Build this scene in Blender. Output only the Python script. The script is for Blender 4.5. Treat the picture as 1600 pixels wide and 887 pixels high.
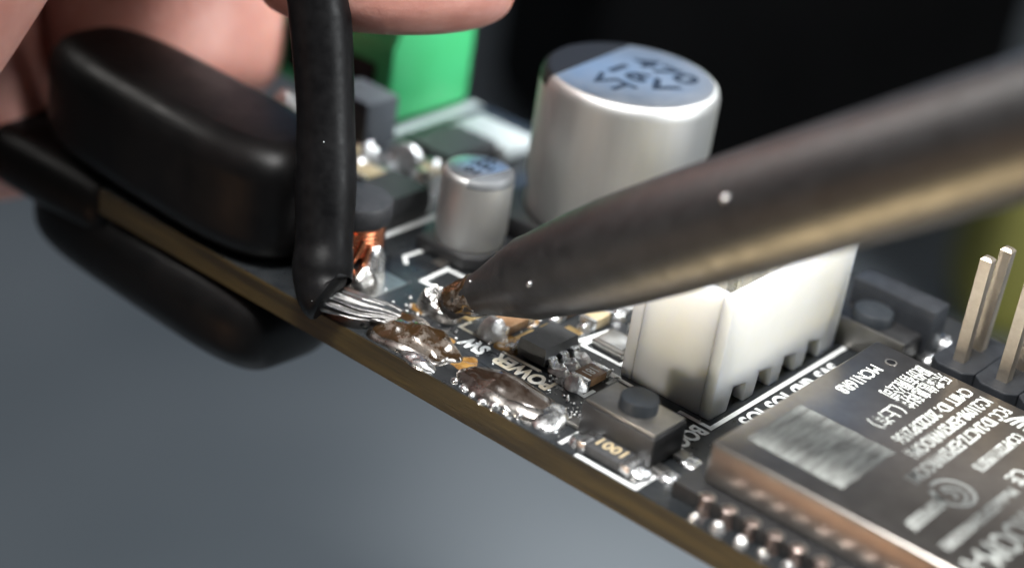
import bpy, bmesh, math, random
from mathutils import Vector, Matrix, noise

# ------------------------------------------------------------------ clearing
for o in list(bpy.data.objects):
    bpy.data.objects.remove(o)
SC = bpy.context.scene
COL = SC.collection
random.seed(7)
SC.unit_settings.system = 'METRIC'
SC.unit_settings.scale_length = 0.001          # one unit is one millimetre

# ------------------------------------------------------------------ camera
R_RIGHT = Vector((0.7603500901, 0.6346548265, 0.1381339629))
R_DOWN = Vector((0.3919430094, -0.2787429232, -0.8767457215))
R_FWD = Vector((-0.5179270392, 0.7207743294, -0.4606907294))
CAM_POS = Vector((37.84563, -71.50658, 47.66603))
cd = bpy.data.cameras.new('camera')
cam = bpy.data.objects.new('camera', cd)
COL.objects.link(cam)
cam.matrix_world = Matrix((
    (R_RIGHT.x, -R_DOWN.x, -R_FWD.x, CAM_POS.x),
    (R_RIGHT.y, -R_DOWN.y, -R_FWD.y, CAM_POS.y),
    (R_RIGHT.z, -R_DOWN.z, -R_FWD.z, CAM_POS.z),
    (0, 0, 0, 1)))
cd.sensor_width = 36.0
cd.lens = 64.3
cd.clip_start = 1.0
cd.clip_end = 5000
cd.dof.use_dof = True
cd.dof.focus_distance = 94.0
cd.dof.aperture_fstop = 0.0215
SC.camera = cam

# ------------------------------------------------------------------ world and lamps
w = bpy.data.worlds.new('World')
SC.world = w
w.use_nodes = True
bg = w.node_tree.nodes['Background']
bg.inputs['Color'].default_value = (0.62, 0.64, 0.66, 1)
bg.inputs['Strength'].default_value = 0.12


def area(name, pos, target, sx, sy, power, color):
    l = bpy.data.lights.new(name, 'AREA')
    l.shape = 'RECTANGLE'
    l.size, l.size_y = sx, sy
    l.energy = power
    l.color = color
    o = bpy.data.objects.new(name, l)
    COL.objects.link(o)
    o.location = pos
    o.rotation_euler = (Vector(target) - Vector(pos)).to_track_quat('-Z', 'Y').to_euler()
    return o


ov = area('overhead_lamp', (6, -46, 146), (6, -2, 0), 50, 40, 66000, (1.0, 0.99, 0.97))
ov.data.spread = math.radians(56)
area('window_light', (-125, 165, 82), (-16, 8, 8), 74, 58, 12500, (0.21, 0.50, 1.0))
area('shield_fill', (-38, 178, 112), (8, 4, 3), 90, 64, 10000, (1.0, 0.95, 0.90))  # unseen fill added to lift the module shield to a neutral grey
area('side_lamp', (170, 60, 70), (0, 5, 0), 90, 70, 375000, (0.95, 0.985, 1.0))
wf = area('warm_fill', (-36, -136, -58), (10, -6, 2), 110, 60, 2300, (1.0, 0.55, 0.30))
wf.data.spread = math.radians(44)
bl = area('iron_underfill', (6, -28, -62), (18, -8, 26), 24, 14, 1900, (1.0, 0.72, 0.36))  # added below the board to put a gold band under the iron
bl.data.spread = math.radians(32)
rl = area('rear_lamp', (28, 112, 132), (-36, 9, 4), 30, 24, 12500, (0.92, 0.97, 1.0))
rl.data.spread = math.radians(24)
fl = area('connector_fill', (-30, -125, 3), (-2.5, 0, 3), 14, 8, 430, (1.0, 0.93, 0.80))  # narrow fill added to brighten the connector's near face
fl.data.spread = math.radians(14)
ll = area('iron_top_fill', (-130, -30, 92), (4, -4, 14), 50, 40, 6500, (1.0, 0.97, 0.92))  # invented fill that lightens the upper edge of the iron
ll.data.spread = math.radians(46)

SC.render.engine = 'CYCLES'
SC.view_settings.view_transform = 'Standard'
SC.view_settings.look = 'None'
SC.view_settings.exposure = 0.0
SC.view_settings.gamma = 1.0
SC.view_settings.use_curve_mapping = False
SC.cycles.use_denoising = True
SC.cycles.max_bounces = 8
SC.cycles.sample_clamp_indirect = 6.0
SC.cycles.caustics_reflective = False
SC.cycles.caustics_refractive = False


# ------------------------------------------------------------------ materials
def M(name, c1, rough=0.5, metal=0.0, c2=None, cs=1.0, cr=(0.35, 0.65), bump=0.0, bs=3.0,
      rough2=None, rs=2.0, spec=0.5, sss=0.0, sssr=1.0, coat=0.0, stretch=(1, 1, 1), detail=5.0, aniso=0.0, metal2=None):
    m = bpy.data.materials.new(name)
    m.use_nodes = True
    nt = m.node_tree
    b = nt.nodes['Principled BSDF']
    b.inputs['Roughness'].default_value = rough
    b.inputs['Metallic'].default_value = metal
    b.inputs['Base Color'].default_value = (*c1, 1)
    b.inputs['Specular IOR Level'].default_value = spec
    b.inputs['Coat Weight'].default_value = coat
    b.inputs['Coat Roughness'].default_value = 0.08
    if aniso:
        b.inputs['Anisotropic'].default_value = aniso
    if sss:
        b.inputs['Subsurface Weight'].default_value = sss
        b.inputs['Subsurface Radius'].default_value = (1.0, 0.45, 0.25)
        b.inputs['Subsurface Scale'].default_value = sssr
    tc = nt.nodes.new('ShaderNodeTexCoord')
    mp = nt.nodes.new('ShaderNodeMapping')
    mp.inputs['Scale'].default_value = stretch
    nt.links.new(tc.outputs['Object'], mp.inputs['Vector'])

    def nz(scale, det=detail):
        n = nt.nodes.new('ShaderNodeTexNoise')
        n.inputs['Scale'].default_value = scale
        n.inputs['Detail'].default_value = det
        n.inputs['Roughness'].default_value = 0.62
        nt.links.new(mp.outputs['Vector'], n.inputs['Vector'])
        return n
    if c2 is not None:
        n = nz(cs)
        r = nt.nodes.new('ShaderNodeValToRGB')
        r.color_ramp.elements[0].position, r.color_ramp.elements[1].position = cr
        r.color_ramp.elements[0].color = (*c1, 1)
        r.color_ramp.elements[1].color = (*c2, 1)
        nt.links.new(n.outputs['Fac'], r.inputs['Fac'])
        nt.links.new(r.outputs['Color'], b.inputs['Base Color'])
        if metal2 is not None:
            mm = nt.nodes.new('ShaderNodeMapRange')
            mm.inputs['From Min'].default_value, mm.inputs['From Max'].default_value = cr
            mm.inputs['To Min'].default_value, mm.inputs['To Max'].default_value = metal, metal2
            nt.links.new(n.outputs['Fac'], mm.inputs['Value'])
            nt.links.new(mm.outputs['Result'], b.inputs['Metallic'])
    if rough2 is not None:
        n = nz(rs)
        mr = nt.nodes.new('ShaderNodeMapRange')
        mr.inputs['From Min'].default_value = 0.35
        mr.inputs['From Max'].default_value = 0.65
        mr.inputs['To Min'].default_value = rough
        mr.inputs['To Max'].default_value = rough2
        nt.links.new(n.outputs['Fac'], mr.inputs['Value'])
        nt.links.new(mr.outputs['Result'], b.inputs['Roughness'])
    if bump:
        n = nz(bs)
        bp = nt.nodes.new('ShaderNodeBump')
        bp.inputs['Strength'].default_value = bump
        bp.inputs['Distance'].default_value = 0.1
        nt.links.new(n.outputs['Fac'], bp.inputs['Height'])
        nt.links.new(bp.outputs['Normal'], b.inputs['Normal'])
    return m


MASK = M('black solder mask', (0.010, 0.012, 0.014), 0.26, c2=(0.020, 0.022, 0.024), cs=0.6, rough2=0.42, rs=1.4, bump=0.12, bs=5)
FIBRE = M('fibreglass edge', (0.015, 0.010, 0.003), 0.5, c2=(0.055, 0.036, 0.009), cs=0.28, bump=0.35, bs=2, stretch=(0.5, 1, 7), sss=0.15, sssr=0.8)
MASKEDGE = M('dark board lower mask', (0.01, 0.012, 0.013), 0.4)
INK = M('white silkscreen ink', (0.78, 0.80, 0.80), 0.55, c2=(0.62, 0.64, 0.63), cs=3.0, bump=0.1, bs=9)
GREYMARK = M('grey printed mark', (0.10, 0.105, 0.11), 0.5)
INKDULL = M('greyed silkscreen ink', (0.42, 0.46, 0.47), 0.5)
INKSTAIN = M('flux stained silkscreen ink', (0.66, 0.56, 0.38), 0.45, c2=(0.80, 0.78, 0.72), cs=1.2)
SOLDER = M('bright solder', (0.62, 0.63, 0.64), 0.20, 1.0, c2=(0.82, 0.83, 0.84), cs=1.6, rough2=0.36, rs=3.0, bump=0.25, bs=3.5)
GRAIN = M('grainy frosted solder', (0.30, 0.28, 0.26), 0.22, 1.0, c2=(0.80, 0.79, 0.77), cs=3.0, bump=0.5, bs=5.0)
BURNT = M('solder crusted with burnt flux', (0.028, 0.015, 0.006), 0.14, 0.0, c2=(0.30, 0.26, 0.225), cs=0.9, cr=(0.52, 0.68), bump=0.28, bs=2.6, rough2=0.30, rs=2.0, coat=1.0, metal2=0.75)
FLUXED = M('dark brown flux skin', (0.016, 0.010, 0.007), 0.12, 0.0, c2=(0.085, 0.070, 0.060), cs=0.6, cr=(0.46, 0.70), bump=0.10, bs=1.6, rough2=0.24, rs=1.2, coat=0.9, metal2=0.4)
AMBER = M('amber flux residue', (0.11, 0.048, 0.010), 0.12, 0.0, c2=(0.30, 0.17, 0.05), cs=1.6, bump=0.4, bs=3.0, coat=0.7)
TIN = M('tinned copper', (0.25, 0.245, 0.24), 0.36, 1.0, c2=(0.15, 0.145, 0.14), cs=1.0, bump=0.3, bs=3, stretch=(1, 3, 3))
PADM = M('hot air levelled pad', (0.66, 0.65, 0.62), 0.34, 1.0, c2=(0.55, 0.53, 0.49), cs=1.5, bump=0.1, bs=3)
DARKSOLDER = M('flux darkened solder', (0.14, 0.125, 0.115), 0.24, 1.0, c2=(0.36, 0.34, 0.32), cs=1.2, rough2=0.36, rs=2.0, bump=0.25, bs=3.0)
DULLTIN = M('dull pinkish tin', (0.42, 0.34, 0.31), 0.36, 1.0, c2=(0.30, 0.24, 0.22), cs=2.0, bump=0.3, bs=4)
FROST = M('frosted solder', (0.60, 0.60, 0.60), 0.30, 1.0, c2=(0.86, 0.86, 0.86), cs=2.5, rough2=0.5, rs=3.0, bump=0.7, bs=4)
GOLD = M('gold plated pad', (0.72, 0.52, 0.24), 0.3, 1.0)
NYLON = M('ivory nylon', (0.74, 0.72, 0.655), 0.42, c2=(0.765, 0.745, 0.685), cs=0.4, bump=0.06, bs=1.5, sss=0.9, sssr=3.0)
NYLON.node_tree.nodes['Principled BSDF'].inputs['Subsurface Radius'].default_value = (1.0, 0.9, 0.65)
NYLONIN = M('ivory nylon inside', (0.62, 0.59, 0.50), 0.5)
ALU = M('brushed aluminium can', (0.60, 0.60, 0.59), 0.48, 1.0, c2=(0.54, 0.54, 0.53), cs=0.5, rough2=0.54, rs=1.0, bump=0.02, bs=8, stretch=(1, 1, 0.1))
ALUTOP = M('satin aluminium top', (0.80, 0.80, 0.79), 0.30, 1.0, c2=(0.74, 0.75, 0.75), cs=0.8, rough2=0.36, rs=1.5)
BLACKINK = M('black printed ink', (0.006, 0.006, 0.007), 0.5, spec=0.25)
GREYINK = M('faded print on the can', (0.012, 0.020, 0.035), 0.6, spec=0.15)
BLKPLAS = M('black moulded plastic', (0.014, 0.014, 0.015), 0.42, c2=(0.022, 0.022, 0.023), cs=2, bump=0.2, bs=12)
CHIP = M('matt epoxy chip', (0.030, 0.031, 0.033), 0.5, c2=(0.048, 0.049, 0.051), cs=2.5, bump=0.25, bs=14)
RUBBER = M('glossy black rubber', (0.003, 0.003, 0.0032), 0.34, c2=(0.005, 0.0045, 0.0045), cs=0.4, rough2=0.46, rs=0.5, bump=0.08, bs=1, spec=0.17)
INSUL = M('black silicone insulation', (0.003, 0.003, 0.0034), 0.36, c2=(0.006, 0.006, 0.0065), cs=1.2, rough2=0.50, rs=1.5, bump=0.10, bs=3.0, spec=0.13)
LINT = M('pale dust', (0.6, 0.6, 0.6), 0.7)
SHIELD = M('nickel silver shield', (0.40, 0.375, 0.35), 0.29, 1.0, c2=(0.35, 0.325, 0.305), cs=0.9, rough2=0.33, rs=1.2, bump=0.015, bs=4)
ETCH = M('laser etched marking', (0.56, 0.58, 0.55), 0.75, c2=(0.66, 0.68, 0.65), cs=4)
ETCHPATCH = M('worn etched panel', (0.20, 0.20, 0.19), 0.65, c2=(0.44, 0.455, 0.43), cs=1.2, cr=(0.34, 0.62), detail=6, stretch=(2.6, 0.45, 1))
COPPER = M('enamelled copper', (0.72, 0.30, 0.17), 0.22, 1.0, c2=(0.60, 0.22, 0.11), cs=1.5)
FERRITE = M('dark ferrite', (0.018, 0.019, 0.021), 0.5, c2=(0.03, 0.03, 0.033), cs=1.5, bump=0.2, bs=6, spec=0.25)
CERAMIC = M('tan ceramic', (0.42, 0.33, 0.19), 0.4, c2=(0.52, 0.43, 0.28), cs=1.5)
BROWNCER = M('brown ceramic', (0.16, 0.085, 0.04), 0.35, c2=(0.25, 0.15, 0.08), cs=3, bump=0.2, bs=6)
GREEN = M('green terminal plastic', (0.055, 0.45, 0.16), 0.42, c2=(0.06, 0.48, 0.18), cs=0.3)
STEEL = M('oxidised iron plating', (0.108, 0.110, 0.114), 0.44, 1.0, c2=(0.094, 0.095, 0.097), cs=0.5, rough2=0.52, rs=1.2, bump=0.05, bs=4.0)
DKSTEEL = M('tarnished tip', (0.108, 0.110, 0.114), 0.44, 1.0, c2=(0.090, 0.091, 0.094), cs=0.8, rough2=0.53, rs=1.6, bump=0.08, bs=5.0)
SKIN = M('skin', (0.45, 0.195, 0.155), 0.46, c2=(0.54, 0.27, 0.22), cs=0.3, bump=0.45, bs=1.8, sss=0.35, sssr=1.8)
NAIL = M('fingernail', (0.70, 0.50, 0.42), 0.3, sss=0.3, sssr=1.0)
DESKM = M('blue grey desk top', (0.275, 0.315, 0.35), 0.6, c2=(0.36, 0.40, 0.435), cs=0.016, detail=2)
CASEM = M('black case', (0.004, 0.004, 0.0045), 0.6, c2=(0.007, 0.007, 0.0075), cs=0.03, spec=0.1)
OLIVE = M('olive fabric', (0.36, 0.34, 0.075), 0.7, c2=(0.42, 0.39, 0.12), cs=0.03, bump=0.2, bs=0.5)
PINM = M('tin plated brass pin', (0.74, 0.66, 0.55), 0.38, 1.0, c2=(0.60, 0.52, 0.42), cs=1.0, rough2=0.48, rs=2)
SLATE = M('slate grey moulded block', (0.085, 0.095, 0.11), 0.5, c2=(0.10, 0.11, 0.125), cs=1.0)
HDRM = M('dark header plastic', (0.018, 0.020, 0.024), 0.45, c2=(0.028, 0.031, 0.036), cs=1.2, bump=0.15, bs=6, spec=0.35)
COVER = M('brushed steel cover', (0.30, 0.285, 0.265), 0.40, 1.0, c2=(0.25, 0.24, 0.225), cs=1.2)
PLUNGER = M('slate plastic plunger', (0.020, 0.024, 0.029), 0.5, c2=(0.028, 0.032, 0.037), cs=2, spec=0.3)

# ------------------------------------------------------------------ object helpers
WPOS = {}


def root(name, loc, label, cat, group=None):
    o = bpy.data.objects.new(name, None)
    COL.objects.link(o)
    o.location = loc
    o.empty_display_size = 1
    WPOS[o.name] = Vector(loc)
    o['label'] = label
    o['category'] = cat
    if group:
        o['group'] = group
    return o


def link(name, me, parent=None, loc=(0, 0, 0), label=None):
    o = bpy.data.objects.new(name, me)
    COL.objects.link(o)
    loc = Vector(loc)
    WPOS[o.name] = loc.copy()
    if parent is not None:
        o.parent = parent
        o.location = loc - WPOS[parent.name]
    else:
        o.location = loc
    if label:
        o['label'] = label
    return o


def mesh(name, bm, mats, smooth=None):
    me = bpy.data.meshes.new(name)
    bmesh.ops.recalc_face_normals(bm, faces=bm.faces)
    bm.to_mesh(me)
    bm.free()
    for m in (mats if isinstance(mats, (list, tuple)) else [mats]):
        me.materials.append(m)
    if smooth is not None:
        me.polygons.foreach_set('use_smooth', [True] * len(me.polygons))
        me.set_sharp_from_angle(angle=math.radians(smooth))
    return me


def O(name, bm, mats, parent=None, loc=(0, 0, 0), smooth=None, label=None):
    return link(name, mesh(name, bm, mats, smooth), parent, loc, label)


def tag(o, label, cat, kind=None):
    if kind:
        o['kind'] = kind
    if label:
        o['label'] = label
    if cat:
        o['category'] = cat
    return o


def NB():
    return bmesh.new()


def box(bm, x0, x1, y0, y1, z0, z1, bev=0.0, seg=2):
    v = [bm.verts.new((x, y, z)) for z in (z0, z1) for y in (y0, y1) for x in (x0, x1)]
    f = [(0, 2, 3, 1), (4, 5, 7, 6), (0, 1, 5, 4), (2, 6, 7, 3), (0, 4, 6, 2), (1, 3, 7, 5)]
    fs = [bm.faces.new([v[i] for i in q]) for q in f]
    if bev:
        es = list({e for q in fs for e in q.edges})
        bmesh.ops.bevel(bm, geom=es, offset=bev, segments=seg, profile=0.5, affect='EDGES')
    return bm


def prism(bm, pts, lo, hi, fn, bev=0.0):
    """pts: 2D polygon; fn(a, b, t) -> xyz"""
    A = [bm.verts.new(fn(a, b, lo)) for a, b in pts]
    B = [bm.verts.new(fn(a, b, hi)) for a, b in pts]
    n = len(pts)
    fs = [bm.faces.new(A[::-1]), bm.faces.new(B)]
    for i in range(n):
        fs.append(bm.faces.new((A[i], A[(i + 1) % n], B[(i + 1) % n], B[i])))
    if bev:
        es = list({e for q in fs for e in q.edges})
        bmesh.ops.bevel(bm, geom=es, offset=bev, segments=2, profile=0.5, affect='EDGES')
    return bm


def lathe(bm, prof, seg=48, cap=True, origin=(0, 0, 0), axis=None):
    o = Vector(origin)
    q = Vector((0, 0, 1)).rotation_difference(Vector(axis).normalized()) if axis is not None else None
    rings = []
    for r, z in prof:
        ring = []
        for i in range(seg):
            a = 2 * math.pi * i / seg
            p = Vector((r * math.cos(a), r * math.sin(a), z))
            if q:
                p = q @ p
            ring.append(bm.verts.new(p + o))
        rings.append(ring)
    for a, b in zip(rings, rings[1:]):
        for i in range(seg):
            bm.faces.new((a[i], a[(i + 1) % seg], b[(i + 1) % seg], b[i]))
    if cap:
        bm.faces.new(rings[0][::-1])
        bm.faces.new(rings[-1])
    return bm


def smooth_path(pts, n=8):
    P = [Vector(p) for p in pts]
    P = [2 * P[0] - P[1]] + P + [2 * P[-1] - P[-2]]
    out = []
    for i in range(1, len(P) - 2):
        p0, p1, p2, p3 = P[i - 1:i + 3]
        for k in range(n):
            t = k / n
            out.append(0.5 * ((2 * p1) + (-p0 + p2) * t + (2 * p0 - 5 * p1 + 4 * p2 - p3) * t * t + (-p0 + 3 * p1 - 3 * p2 + p3) * t ** 3))
    out.append(P[-2])
    return out


def tube(bm, pts, rad, seg=16, flat=1.0):
    pts = [Vector(p) for p in pts]
    n = len(pts)
    rings = []
    up = None
    for i, p in enumerate(pts):
        t = (pts[min(i + 1, n - 1)] - pts[max(i - 1, 0)]).normalized()
        if up is None:
            up = Vector((0, 0, 1)) if abs(t.z) < 0.9 else Vector((1, 0, 0))
        a = (up - t * up.dot(t)).normalized()
        up = a
        b = t.cross(a)
        r = rad[i] if isinstance(rad, (list, tuple)) else rad
        rings.append([bm.verts.new(p + a * (r * flat * math.cos(2 * math.pi * k / seg)) + b * (r * math.sin(2 * math.pi * k / seg))) for k in range(seg)])
    for a, b in zip(rings, rings[1:]):
        for k in range(seg):
            bm.faces.new((a[k], a[(k + 1) % seg], b[(k + 1) % seg], b[k]))
    bm.faces.new(rings[0][::-1])
    bm.faces.new(rings[-1])
    return bm


def dome(bm, ru, rv, h, nr=14, ns=48, amp=0.1, nsc=1.0, seed=0.0, power=2.0, rot=0.0, outline=0.12, skirt=0.05):
    """An uneven solder mound with its foot at z = 0."""
    c, s = math.cos(rot), math.sin(rot)
    rings = []
    for i in range(nr + 1):
        t = i / nr
        ring = []
        for k in range(ns):
            a = 2 * math.pi * k / ns
            wob = 1 + outline * noise.noise(Vector((math.cos(a) * 1.6 + seed, math.sin(a) * 1.6, seed * 1.7)))
            x, y = ru * t * wob * math.cos(a), rv * t * wob * math.sin(a)
            z = h * max(0.0, 1 - t ** power) ** 0.6
            z += amp * noise.noise(Vector((x * nsc + seed, y * nsc, seed))) * min(1, 3 * (1 - t))
            if i == nr:
                z = -skirt
            ring.append((x * c - y * s, x * s + y * c, z))
        rings.append(ring)
    top = bm.verts.new(rings[0][0])
    prev = None
    for ring in rings[1:]:
        cur = [bm.verts.new(p) for p in ring]
        for k in range(ns):
            if prev is None:
                bm.faces.new((top, cur[k], cur[(k + 1) % ns]))
            else:
                bm.faces.new((prev[k], cur[k], cur[(k + 1) % ns], prev[(k + 1) % ns]))
        prev = cur
    bm.faces.new(prev[::-1])
    return bm


def ribbon(bm, pts, wd, z=0.0, th=0.02, closed=False):
    """Flat printed line of width wd along a 2D polyline."""
    P = [Vector((p[0], p[1])) for p in pts]
    n = len(P)
    L, Rr = [], []
    for i in range(n):
        a = P[i - 1] if (i > 0 or closed) else None
        b = P[(i + 1) % n] if (i < n - 1 or closed) else None
        d1 = (P[i] - a).normalized() if a is not None else None
        d2 = (b - P[i]).normalized() if b is not None else None
        if d1 is None:
            d1 = d2
        if d2 is None:
            d2 = d1
        n1, n2 = Vector((-d1.y, d1.x)), Vector((-d2.y, d2.x))
        m = (n1 + n2)
        m = m.normalized() if m.length > 1e-6 else n1
        k = wd / 2 / max(0.35, m.dot(n1))
        L.append(P[i] + m * k)
        Rr.append(P[i] - m * k)
    VL = [(bm.verts.new((p.x, p.y, z)), bm.verts.new((p.x, p.y, z + th))) for p in L]
    VR = [(bm.verts.new((p.x, p.y, z)), bm.verts.new((p.x, p.y, z + th))) for p in Rr]
    idx = range(n if closed else n - 1)
    for i in idx:
        j = (i + 1) % n
        bm.faces.new((VL[i][1], VR[i][1], VR[j][1], VL[j][1]))
        bm.faces.new((VL[i][0], VL[i][1], VL[j][1], VL[j][0]))
        bm.faces.new((VR[i][0], VR[j][0], VR[j][1], VR[i][1]))
    if not closed:
        for i in (0, n - 1):
            bm.faces.new((VL[i][0], VR[i][0], VR[i][1], VL[i][1]))
    return bm


def text(body, centre, ang, wd, ht, mat, parent, bold=0.0, th=0.015, name='printed_text', jitter=0.0):
    """Printed lettering: reading direction at ang (degrees) in the board plane, fitted to wd x ht."""
    cu = bpy.data.curves.new('lettering', 'FONT')
    cu.body = body
    cu.size = 1.0
    cu.offset = bold
    cu.extrude = 0.01
    cu.resolution_u = 3
    cu.align_x = 'LEFT'
    tmp = bpy.data.objects.new('lettering', cu)
    COL.objects.link(tmp)
    dg = bpy.context.evaluated_depsgraph_get()
    dg.update()
    me = bpy.data.meshes.new_from_object(tmp.evaluated_get(dg))
    bpy.data.objects.remove(tmp)
    bpy.data.curves.remove(cu)
    xs = [v.co.x for v in me.vertices]
    ys = [v.co.y for v in me.vertices]
    x0, x1, y0, y1 = min(xs), max(xs), min(ys), max(ys)
    a = math.radians(ang)
    d, u = Vector((math.cos(a), math.sin(a))), Vector((-math.sin(a), math.cos(a)))
    for v in me.vertices:
        fx = ((v.co.x - x0) / (x1 - x0) - 0.5) * wd
        fy = ((v.co.y - y0) / (y1 - y0) - 0.5) * ht
        if jitter:
            nn = noise.noise_vector(Vector((fx * 4, fy * 4, wd)))
            fx += nn.x * jitter
            fy += nn.y * jitter
        p = d * fx + u * fy
        v.co = (p.x, p.y, th if v.co.z > 0 else 0.0)
    me.materials.clear()
    me.materials.append(mat)
    me.name = name
    return link(name, me, parent, centre)


# ================================================================== SETTING
bm = NB()
box(bm, -1500, 1500, -900, 2100, -76, -70)
desk = O('desk', bm, DESKM)
tag(desk, None, None, 'structure')

# black case far behind the board
bm = NB()
box(bm, -38.5, 38.5, -22, 22, 0, 90, 5, 4)
blackcase = O('equipment_case', bm, CASEM, None, (-107, 187, -70), 40)
blackcase.rotation_euler = (0, 0, math.radians(56.8))
tag(blackcase, 'large black case standing out of focus behind the circuit board', 'case')
# olive thing behind the pin header
bm = NB()
box(bm, -30, 30, -10, 10, 0, 26, 6, 4)
olive = O('fabric_pouch', bm, OLIVE, None, (-27, 178, -70), 40)
olive.rotation_euler = (0, 0, math.radians(39))
tag(olive, 'blurred olive green pouch lying on the desk behind the pin header', 'pouch')

# ================================================================== CIRCUIT BOARD
board = root('circuit_board', (-4, 6, -1.6),
             'black printed circuit board crowded with soldered components, held at its left end', 'circuit board')
BU0, BU1, BV0, BV1 = -38.0, 46.0, -8.2, 21.8
bm = NB()
box(bm, BU0, BU1, BV0, BV1, -1.57, -0.04)
O('laminate', bm, FIBRE, board, (0, 0, 0))
bm = NB()
box(bm, BU0 + 0.02, BU1, BV0 + 0.05, BV1 - 0.05, -0.04, 0.0)
O('solder_mask', bm, MASK, board, (0, 0, 0))
bm = NB()
box(bm, BU0 + 0.02, BU1, BV0 + 0.03, BV1 - 0.05, -1.61, -1.57)
O('lower_solder_mask', bm, MASKEDGE, board, (0, 0, 0))

# copper traces in faint relief under the mask
bm = NB()
for pts, wd in (
    ([(-17, -1.5), (-14.8, 1.4), (-14.8, 9)], 0.5), ([(-18, -5.4), (-19.5, 3.0)], 0.35),
    ([(-12.4, -4.9), (-4.6, -5.0), (-4.3, -3.2)], 0.35), ([(-11.5, -3.6), (-6.0, -3.7)], 0.3),
    ([(-4.6, -8.0), (2.2, -8.0), (3.2, -7.2)], 0.25), ([(1.4, -4.4), (1.6, -7.0)], 0.4),
    ([(-6.1, 0.6), (-6.1, 8)], 0.3), ([(-23, -0.8), (-20.4, 1.0), (-18.8, 1.2), (-16.5, -0.4)], 0.6),
    ([(-24.5, 8), (-20, 9.5)], 0.4), ([(2.0, -4.6), (2.0, 2.0)], 0.3), ([(-16.2, 1.0), (-12, 1.4), (-11.4, 5)], 0.4),
):
    ribbon(bm, pts, wd, 0.0, 0.018)
tr = O('trace', bm, MASK, board)
tr['kind'] = 'stuff'

# ---- silkscreen
def outline(pts, wd, closed=False, mat=INK):
    b = ribbon(NB(), pts, wd, 0.0, 0.022, closed)
    return O('silkscreen_outline', b, mat, board)


text('POWER', (-9.15, -3.98, 0.0), 180, 3.9, 1.12, INKSTAIN, board, 0.045, 0.022, 'silkscreen_text', 0.02)
text('SW', (-12.45, -4.02, 0.0), 180, 1.6, 1.12, INK, board, 0.05, 0.022, 'silkscreen_text', 0.02)
text('BOOT', (0.12, -2.35, 0.0), -90, 3.0, 1.05, INK, board, 0.03, 0.022, 'silkscreen_text')
for s, v in (('IO5', 2.3), ('IO3', 4.8), ('GND', 7.3), ('3V3', 9.8)):
    text(s, (1.28, v, 0.0), -90, 1.9, 1.0, INK, board, 0.03, 0.022, 'silkscreen_text')
outline([(-1.6, -0.42), (0.42, -0.46), (0.44, 13.0)], 0.27)
outline([(-6.2, -0.42), (-4.6, -0.42)], 0.27)
outline([(-14.25, -2.2), (-14.25, -3.1), (-12.15, -3.1), (-12.15, -1.75)], 0.2, mat=INKSTAIN)
outline([(-12.15, -0.6), (-12.15, 1.1), (-14.0, 1.1)], 0.22)
outline([(-11.0, -3.22), (-8.6, -3.2)], 0.24, mat=INKSTAIN)
outline([(-6.1, -3.25), (-5.6, -3.3), (-5.6, -2.4)], 0.22)
outline([(-5.6, -1.3), (-5.6, -0.25), (-7.3, -0.15)], 0.2)
outline([(-7.35, -2.2), (-7.35, -3.28), (-6.0, -3.28)], 0.22)
outline([(-8.9, 1.9), (-8.9, 0.85), (-6.35, 0.85), (-6.35, 3.6)], 0.24)
outline([(-9.3, 1.0), (-8.9, 3.4)], 0.35)
outline([(-17.7, -0.9), (-19.0, -0.95), (-19.1, 1.3), (-17.4, 1.4)], 0.28)
outline([(-24.1, 0.6), (-24.1, 6.6)], 0.42)
outline([(-20.9, -0.2), (-21.6, 0.4), (-21.5, 1.8)], 0.26)
outline([(-34.1, 12.4), (-34.3, 21.6)], 0.9, mat=INKDULL)
outline([(-2.5, -7.95), (1.15, -7.95), (1.15, -5.6), (0.4, -5.4)], 0.26)
outline([(-3.6, -7.8), (-3.6, -5.7), (-2.9, -5.5)], 0.24)

# ---- solder pads and mounds at the edge
bm = NB()
dome(bm, 2.95, 1.62, 0.5, amp=0.2, nsc=1.1, seed=3.1, power=2.2, rot=0.05, outline=0.3, nr=28, ns=84)
jt = O('solder_joint', bm, DARKSOLDER, board, (-14.9, -6.25, 0), 80, 'rough solder mound crusted with brown burnt flux around the wire strands')
bm = NB()
dome(bm, 2.85, 1.5, 0.98, amp=0.36, nsc=1.0, seed=3.1, power=2.2, rot=0.05, outline=0.3, nr=30, ns=90)
O('flux_crust', bm, BURNT, jt, (-14.85, -6.1, 0), 80)
bm = NB()
dome(bm, 1.25, 0.5, 0.35, amp=0.12, nsc=2, seed=8.2, outline=0.2)
O('solder_joint', bm, SOLDER, board, (-13.1, -7.72, 0), 80)
bm = NB()
dome(bm, 1.6, 0.95, 0.8, amp=0.5, nsc=1.6, seed=5.6, outline=0.35, nr=24, ns=70)
for v_ in bm.verts:
    v_.co.z *= 1.5
O('solder_joint', bm, GRAIN, board, (-16.1, -2.75, 0), 80, 'grainy lump of molten solder under the tip of the iron')
bm = NB()
dome(bm, 3.15, 1.5, 0.55, amp=0.12, nsc=0.9, seed=1.4, power=2.6, rot=0.03, outline=0.16, nr=28, ns=80)
jt = O('solder_joint', bm, DARKSOLDER, board, (-8.0, -6.42, 0), 80, 'smooth oval solder mound darkened by brown flux below the printed lettering')
bm = NB()
dome(bm, 2.85, 1.25, 0.84, amp=0.16, nsc=0.7, seed=1.4, power=2.4, rot=0.03, outline=0.16, nr=28, ns=80)
O('flux_crust', bm, FLUXED, jt, (-8.15, -6.3, 0), 80)
bm = NB()
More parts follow.
